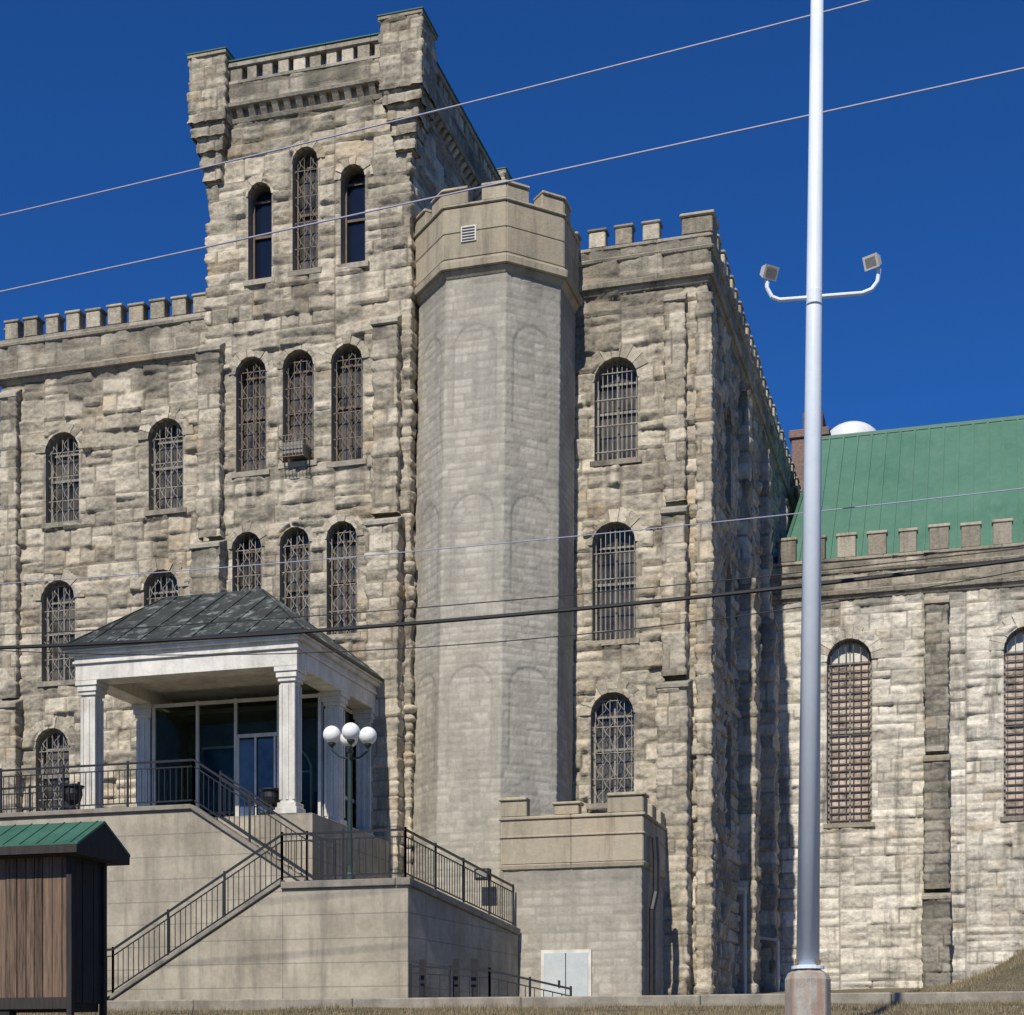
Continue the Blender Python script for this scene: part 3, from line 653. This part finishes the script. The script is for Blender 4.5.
ar=[(-15.75+.62*math.cos(math.pi*i/12),6.75+.62*math.sin(math.pi*i/12)) for i in range(13)]; ar=[(-15.13,DZ+.02)]+ar+[(-16.37,DZ+.02)]
mb.add([(x,35.27,z) for x,z in ar],[tuple(range(len(ar)))],'glass_d')
for p,q in zip(ar[:-1],ar[1:]): mb.bar((p[0],35.26,p[1]),(q[0],35.26,q[1]),.035,'white')
mb.bar((-15.75,35.26,DZ),(-15.75,35.26,7.3),.025,'white'); mb.bar((-16.37,35.26,6.75),(-15.13,35.26,6.75),.03,'white')
mb.box(-17.9,-17.0,35.25,35.29,5.9,7.4,'glass_d'); mb.box(-17.95,-16.95,35.24,35.249,7.4,7.46,'white'); mb.box(-17.95,-16.95,35.24,35.249,5.84,5.9,'white')
mb.box(-14.9,-14.5,34.9,35.2,DZ,6.2,'wood_d'); mb.box(-18.0,-17.2,34.7,35.1,DZ,5.6,'wood_d')
mb.build('vestibule_interior',por)
mb=MB(); mb.box(px0+.5,px1-.5,py0+.5,py1,8.42,8.49,'white'); mb.build('portico_ceiling',por)

# ------------------------------------------------------------------ STAIRCASE
stair=top('concrete_staircase')
mb=MB()
LZ=3.38; EX=-9.92; EY=34.62; EZ=2.86
mb.prism([(-21.5,.8),(-12.95,.8),(-12.95,3.45),(-13.0,3.5),(-15.5,5.1),(-21.5,5.1)],30.0,30.16,'concrete')
mb.box(-21.5,-15.5,30.16,36.6,.8,5.08,'concrete'); mb.box(-15.5,-13.3,31.05,35.9,.8,5.09,'concrete')
ns=10
for i in range(ns):
    xa=-15.5+2.5*i/ns; mb.box(xa,xa+.25,30.16,31.05,.8,5.08-(i+1)*(5.08-LZ)/(ns+1),'concrete')
mb.prism([(-17.2,.8),(-12.95,.8),(-12.95,LZ),(-16.7,1.15),(-17.2,1.15)],28.8,28.98,'concrete')
ns=13
for i in range(ns):
    xa=-16.9+3.95*i/ns; mb.box(xa,xa+3.95/ns,28.98,30.0,.8,.95+(i+1)*(LZ-.95)/(ns+1),'concrete')
mb.hexa([(-12.95,28.8,.8),(-10.4,28.8,.8),(EX,EY,.8),(-12.95,EY,.8),(-12.95,28.8,LZ-.1),(-10.4,28.8,LZ-.1),(EX,EY,EZ-.1),(-12.95,EY,EZ-.1)],'concrete')
mb.build('concrete_walls',stair,.01)
mb=MB()
def slab(p,q,y0,y1,th=.1):
    mb.prism([(p[0],p[1]-th),(q[0],q[1]-th),(q[0],q[1]),(p[0],p[1])],y0,y1,'coping')
slab((-17.25,1.26),(-16.72,1.26),28.75,29.0); slab((-16.7,1.26),(-12.98,LZ+.09),28.75,29.0); mb.box(-12.97,-10.64,28.74,29.04,LZ-.1,LZ+.04,'coping')
mb.hexa([(-10.63,28.74,LZ-.1),(-10.34,28.74,LZ-.1),(EX+.06,EY,EZ-.1),(EX-.22,EY,EZ-.1),(-10.63,28.74,LZ+.045),(-10.34,28.74,LZ+.045),(EX+.06,EY,EZ+.045),(EX-.22,EY,EZ+.045)],'coping')
mb.box(-21.5,-15.5,29.93,30.22,5.1,5.2,'coping'); slab((-15.5,5.2),(-13.0,3.6),29.93,30.22)
mb.build('stone_copings',stair,.012)
rail=top('iron_railing'); 
mb=MB(); railing(mb,[(-16.9,28.88,1.26),(-16.65,28.88,1.28),(-13.0,28.88,3.42),(-10.48,28.88,3.42),(EX-.08,EY-.1,EZ+.05)])
railing(mb,[(-21.5,30.08,5.2),(-15.5,30.08,5.2),(-13.0,30.08,3.6),(-12.4,30.08,3.4)])
railing(mb,[(-15.4,31.1,5.1),(-13.1,31.1,3.6)])
railing(mb,[(-21.5,31.6,5.1),(-19.0,31.5,5.1)]); mb.build('stair_railing',rail)
mb=MB(); railing(mb,[(-10.1,28.1,1.0),(-8.6,28.15,.9),(-7.1,28.2,.55)],.72,.17,post=.8)
for xx in (-10.0,-9.35,-9.0): mb.box(xx,xx+.1,28.3,28.4,.8,1.85,'black')
mb.build('lower_area_railing',rail)
rail2=MB(); railing(rail2,[(-16.7,28.0,1.0),(-16.7,28.7,1.0)],1.0,.13); rail2.build('foot_railing',rail)

def urn(x,y,z,nm='planter_urn'):
    m_=MB(); m_.box(x-.17,x+.17,y-.17,y+.17,z,z+.06,'black')
    m_.lathe((x,y,z),[(.12,.06),(.06,.12),(.07,.16),(.17,.24),(.21,.38),(.2,.5),(.25,.53),(.25,.56),(.2,.56),(.18,.48)],'black',18); m_.build(nm,None,smooth=False)
urn(-18.42,30.3,5.2); urn(-14.35,31.3,5.1)
lx,ly,lz=-12.25,30.5,3.2
mb=MB(); mb.lathe((lx,ly,lz),[(.17,0),(.17,.15),(.12,.2),(.1,.5),(.07,.56),(.055,.7),(.045,2.95),(.07,2.98),(.07,3.03),(.03,3.07)],'greenpost',14)
gl=[]
for k in range(4):
    a=rad(25+90*k); gx_,gy_=lx+.36*math.cos(a),ly+.36*math.sin(a)
    mb.pipe([(lx,ly,lz+2.85),(lx+.2*math.cos(a),ly+.2*math.sin(a),lz+2.88),(gx_,gy_,lz+3.02),(gx_,gy_,lz+3.12)],.022,'greenpost'); mb.lathe((gx_,gy_,lz+3.07),[(.03,0),(.08,.06),(.08,.09)],'greenpost',12); gl.append((gx_,gy_,lz+3.32))
post=mb.build('globe_street_lamp',None)
mb=MB()
for g in gl: mb.lathe(g,[(.18*math.sin(rad(t)),-.18*math.cos(rad(t))) for t in range(6,180,12)],'globe',20)
mb.build('lamp_globes',post,smooth=True)

# ------------------------------------------------------------------ SHED
shed=top('wooden_shed')
mb=MB(); sx1=-10.62; sy0,sy1=17.4,18.15
x=-14.5
while x<sx1-.05:
    w=random.uniform(.11,.16); w=min(w,sx1-x); mb.box(x,x+w-.01,sy0-random.uniform(0,.012),sy0+.03,.75+random.uniform(-.02,.02),2.48,'wood'); x+=w
mb.box(-14.5,sx1,sy0+.031,sy0+.06,.75,2.48,'wood_d')
y=sy0+.03
while y<sy1-.03:
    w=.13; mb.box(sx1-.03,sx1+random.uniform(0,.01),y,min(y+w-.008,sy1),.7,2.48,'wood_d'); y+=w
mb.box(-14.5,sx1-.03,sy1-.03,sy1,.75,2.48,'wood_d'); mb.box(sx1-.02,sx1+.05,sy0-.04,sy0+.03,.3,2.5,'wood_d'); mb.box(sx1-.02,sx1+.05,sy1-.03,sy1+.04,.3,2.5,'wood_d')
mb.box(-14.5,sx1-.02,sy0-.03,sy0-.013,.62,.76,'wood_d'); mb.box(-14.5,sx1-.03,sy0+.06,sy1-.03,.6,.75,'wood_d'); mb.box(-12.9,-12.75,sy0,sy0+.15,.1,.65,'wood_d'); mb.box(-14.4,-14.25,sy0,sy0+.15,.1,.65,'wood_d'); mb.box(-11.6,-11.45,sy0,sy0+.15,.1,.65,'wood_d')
mb.build('plank_walls',shed)
mb=MB(); rx=-10.36; ry0,ry1,rm=17.15,18.4,17.78
for (ya,za,yb,zb_) in ((ry0,2.56,rm,2.90),(rm,2.90,ry1,2.56)):
    mb.hexa([(-14.8,ya,za),(rx,ya,za),(rx,yb,zb_),(-14.8,yb,zb_),(-14.8,ya,za+.03),(rx,ya,za+.03),(rx,yb,zb_+.03),(-14.8,yb,zb_+.03)],'flash')
x=-14.6
while x<rx: mb.bar((x,ry0,2.595),(x,rm,2.935),.010,'flash'); x+=.23
mb.box(-14.8,rx,ry0-.02,ry0+.0,2.47,2.57,'wood_d')
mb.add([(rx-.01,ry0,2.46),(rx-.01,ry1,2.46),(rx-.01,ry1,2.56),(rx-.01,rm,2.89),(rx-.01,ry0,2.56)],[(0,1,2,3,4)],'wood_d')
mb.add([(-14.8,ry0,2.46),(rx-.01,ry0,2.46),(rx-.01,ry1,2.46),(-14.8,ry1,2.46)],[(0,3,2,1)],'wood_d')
mb.build('green_shed_roof',shed)

# ------------------------------------------------------------------ LIGHT POLE
pole=top('steel_light_pole')
mb=MB(); bx,by_=-1.78,17.2
mb.lathe((bx,by_,-.2),[(.245,0),(.24,1.04),(.215,1.10),(.12,1.15)],'base',8,ph=.2)
mb.build('concrete_base',pole,.012)
mb=MB(); mb.lathe((bx,by_,.95),[(.17,0),(.17,.03),(.13,.04)],'pole',20)
for k in range(4):
    a=rad(45+90*k); mb.bar((bx+.15*math.cos(a),by_+.15*math.sin(a),.95),(bx+.15*math.cos(a),by_+.15*math.sin(a),1.05),.014,'rust',n=6)
mb.build('base_plate',pole)
mb=MB(); mb.bar((bx,by_,.97),(bx+.12,by_+.035,14.0),(.12,.05),'pole',n=28); o=mb.build('tapered_shaft',pole,smooth=False)
for f in o.data.polygons: f.use_smooth=len(f.vertices)==4
mb=MB(); ax,az=bx+.065,7.95; dx,dy=.96,.279
def A(s,z,o=0): return (ax+dx*s+.279*o,by_+dy*s-.96*o,z)
mb.pipe([A(-.5,8.18),A(-.49,8.05),A(-.44,7.96),A(-.36,7.93),A(-.1,7.95),A(.12,7.97),A(.5,8.0),A(.6,8.04),A(.66,8.12),A(.68,8.25)],.022,'pole')
mb.lathe(A(0,7.88),[(.082,0),(.082,.14)],'pole',20)
for s,z_,t in ((-.48,8.22,.5),(.62,8.33,-.6)):
    c0=Vector(A(s,z_)); f=Vector((dx*t,dy*t,0))+Vector((.1,-.75,-.45)); f.normalize(); r_=f.cross(Vector((0,0,1))).normalized(); u_=r_.cross(f)
    pts=[]
    for ff,sc in ((-.07,.05),(.06,.085)):
        for a_,b_ in ((-1,-1),(1,-1),(1,1),(-1,1)): pts.append(c0+f*ff+r_*a_*sc+u_*b_*sc*.8)
    mb.hexa(pts,'white')
    pts=[c0+f*.062+r_*a_*.06+u_*b_*.045 for a_,b_ in ((-1,-1),(1,-1),(1,1),(-1,1))]; mb.add(pts,[(0,1,2,3)],'frame_g')
    mb.bar(c0-f*.05,A(s+(0 if s<0 else .05),z_-.12),.015,'pole')
mb.build('floodlight_arm',pole)

# ------------------------------------------------------------------ POWER LINES
def wire(p1,p2,p3,r,m,y=20.0):
    (xa,za),(xb,zb_),(xc,zc)=p1,p2,p3; X=np.linspace(-45,35,81); m_=MB(); pts=[]
    for x in X:
        z=za*(x-xb)*(x-xc)/((xa-xb)*(xa-xc))+zb_*(x-xa)*(x-xc)/((xb-xa)*(xb-xc))+zc*(x-xa)*(x-xb)/((xc-xa)*(xc-xb)); pts.append((x,y,z))
    m_.pipe(pts,r,m,6); m_.build('power_line')
wire((-13.3,11.88),(-7.15,12.28),(-1.33,12.74),.012,'wire_l')
wire((-13.3,10.81),(-7.1,11.17),(.44,11.62),.013,'wire_l')
wire((-13.3,6.70),(-7.33,6.62),(.44,6.70),.007,'wire_l')
wire((-13.3,5.80),(-8.74,5.69),(.44,5.87),.027,'wire')
wire((-13.3,5.76),(-6.0,5.36),(.44,5.74),.007,'wire')
wire((-13.3,5.98),(-6.0,5.88),(.44,6.0),.007,'wire')

# ------------------------------------------------------------------ GROUND
def gz(x,y):
    b=np.interp(y,[-300,4,18,25.9,26.4,36,49,80,900],[-1.6,-1.6,.25,.86,.98,1.3,2.1,2.3,2.3])
    b=b+2.6*np.exp(-((x-3.2)/2.4)**2-((y-31)/4)**2)*np.clip((y-26.3)/1.5,0,1)
    return b+.03*(noise2(x*.9+100,y*.9+100)-.5)*2
xs=np.concatenate([np.linspace(-900,-40,12),np.arange(-38,24,.35),np.linspace(26,900,12)])
ys=np.concatenate([np.linspace(-300,-5,8),np.arange(-3,16,.8),np.arange(16,38,.22),np.arange(38.5,70,1.2),np.linspace(75,900,10)])
X,Y=np.meshgrid(xs,ys); Z=gz(X,Y); idx=np.arange(X.size).reshape(X.shape)
q=np.stack([idx[:-1,:-1],idx[:-1,1:],idx[1:,1:],idx[1:,:-1]],-1).reshape(-1,4)
me=bpy.data.meshes.new('ground'); me.from_pydata(np.stack([X,Y,Z],-1).reshape(-1,3).tolist(),[],q.tolist()); me.materials.append(M['ground'])
me.polygons.foreach_set('use_smooth',[True]*len(me.polygons))
o=bpy.data.objects.new('ground',me); scene.collection.objects.link(o)
mb=MB(); x=-16.4
while x<18:
    mb.box(x,x+2.99,26.0,26.3,.5,1.06+random.uniform(-.01,.01),'curb'); x+=3.0
mb.build('low_concrete_wall',None,.02)
rs=np.random.RandomState(3); n=60000
gy=rs.uniform(17,26,n); gx=gy*rs.uniform(-.70,.06,n)
n2=24000; gy=np.concatenate([gy,rs.uniform(25.2,34,n2)]); gx=np.concatenate([gx,np.where(gy[n:]<26.4,rs.uniform(-17,2,n2),rs.uniform(-2.5,4,n2))]); n+=n2
ok=~((gy>25.98)&(gy<26.32)); gy=gy[ok]; gx=gx[ok]; n=len(gy)
g0=gz(gx,gy); hh=rs.uniform(.015,.075,n)*(.3+noise2(gx*1.5,gy*1.5)*2.0); an=rs.uniform(0,6.28,n); wd=.006
V=np.zeros((n,3,3)); V[:,0]=np.stack([gx-wd*np.cos(an),gy-wd*np.sin(an),g0-.005],-1); V[:,1]=np.stack([gx+wd*np.cos(an),gy+wd*np.sin(an),g0-.005],-1)
V[:,2]=np.stack([gx+rs.normal(0,.02,n),gy+rs.normal(0,.02,n),g0+hh],-1)
me=bpy.data.meshes.new('grass'); me.vertices.add(n*3); me.vertices.foreach_set('co',V.astype(np.float32).ravel()); me.loops.add(n*3)
me.loops.foreach_set('vertex_index',np.arange(n*3,dtype=np.int32)); me.polygons.add(n); me.polygons.foreach_set('loop_start',np.arange(0,n*3,3,dtype=np.int32)); me.update(calc_edges=True); me.validate()
me.materials.append(M['grass']); o=bpy.data.objects.new('grass',me); scene.collection.objects.link(o)

# ------------------------------------------------------------------ SKY, SUN, CAMERA
elev,az=45,2.5
w=bpy.data.worlds.new('World'); scene.world=w; w.use_nodes=True; nt=w.node_tree
bg=nt.nodes['Background']; sky=nt.nodes.new('ShaderNodeTexSky'); sky.sky_type='NISHITA'; sky.sun_disc=False
sky.sun_elevation=rad(elev); sky.sun_rotation=rad(180+az); sky.altitude=1500; sky.air_density=.9; sky.dust_density=.1; sky.ozone_density=5
mx=nt.nodes.new('ShaderNodeMix'); mx.data_type='RGBA'; mx.blend_type='MULTIPLY'; mx.inputs[0].default_value=1; mx.inputs[7].default_value=(.27,.80,1.45,1)
nt.links.new(sky.outputs[0],mx.inputs[6]); nt.links.new(mx.outputs[2],bg.inputs[0]); bg.inputs[1].default_value=.076
sd=bpy.data.lights.new('sun','SUN'); sd.energy=5.0; sd.angle=rad(.53); sd.color=(1,.94,.83)
so=bpy.data.objects.new('sun',sd); scene.collection.objects.link(so)
S=Vector((-math.sin(rad(az))*math.cos(rad(elev)),-math.cos(rad(az))*math.cos(rad(elev)),math.sin(rad(elev))))
so.rotation_euler=S.to_track_quat('Z','Y').to_euler()
cd=bpy.data.cameras.new('camera'); cam=bpy.data.objects.new('camera',cd); scene.collection.objects.link(cam)
cam.location=(0,0,0); cam.rotation_euler=(rad(90),0,rad(16.2)); cd.sensor_fit='HORIZONTAL'; cd.sensor_width=36; cd.lens=57.27; cd.shift_y=.5396
cd.clip_start=.1; cd.clip_end=3000
scene.camera=cam
scene.view_settings.view_transform='Standard'; scene.view_settings.look='None'; scene.view_settings.exposure=0
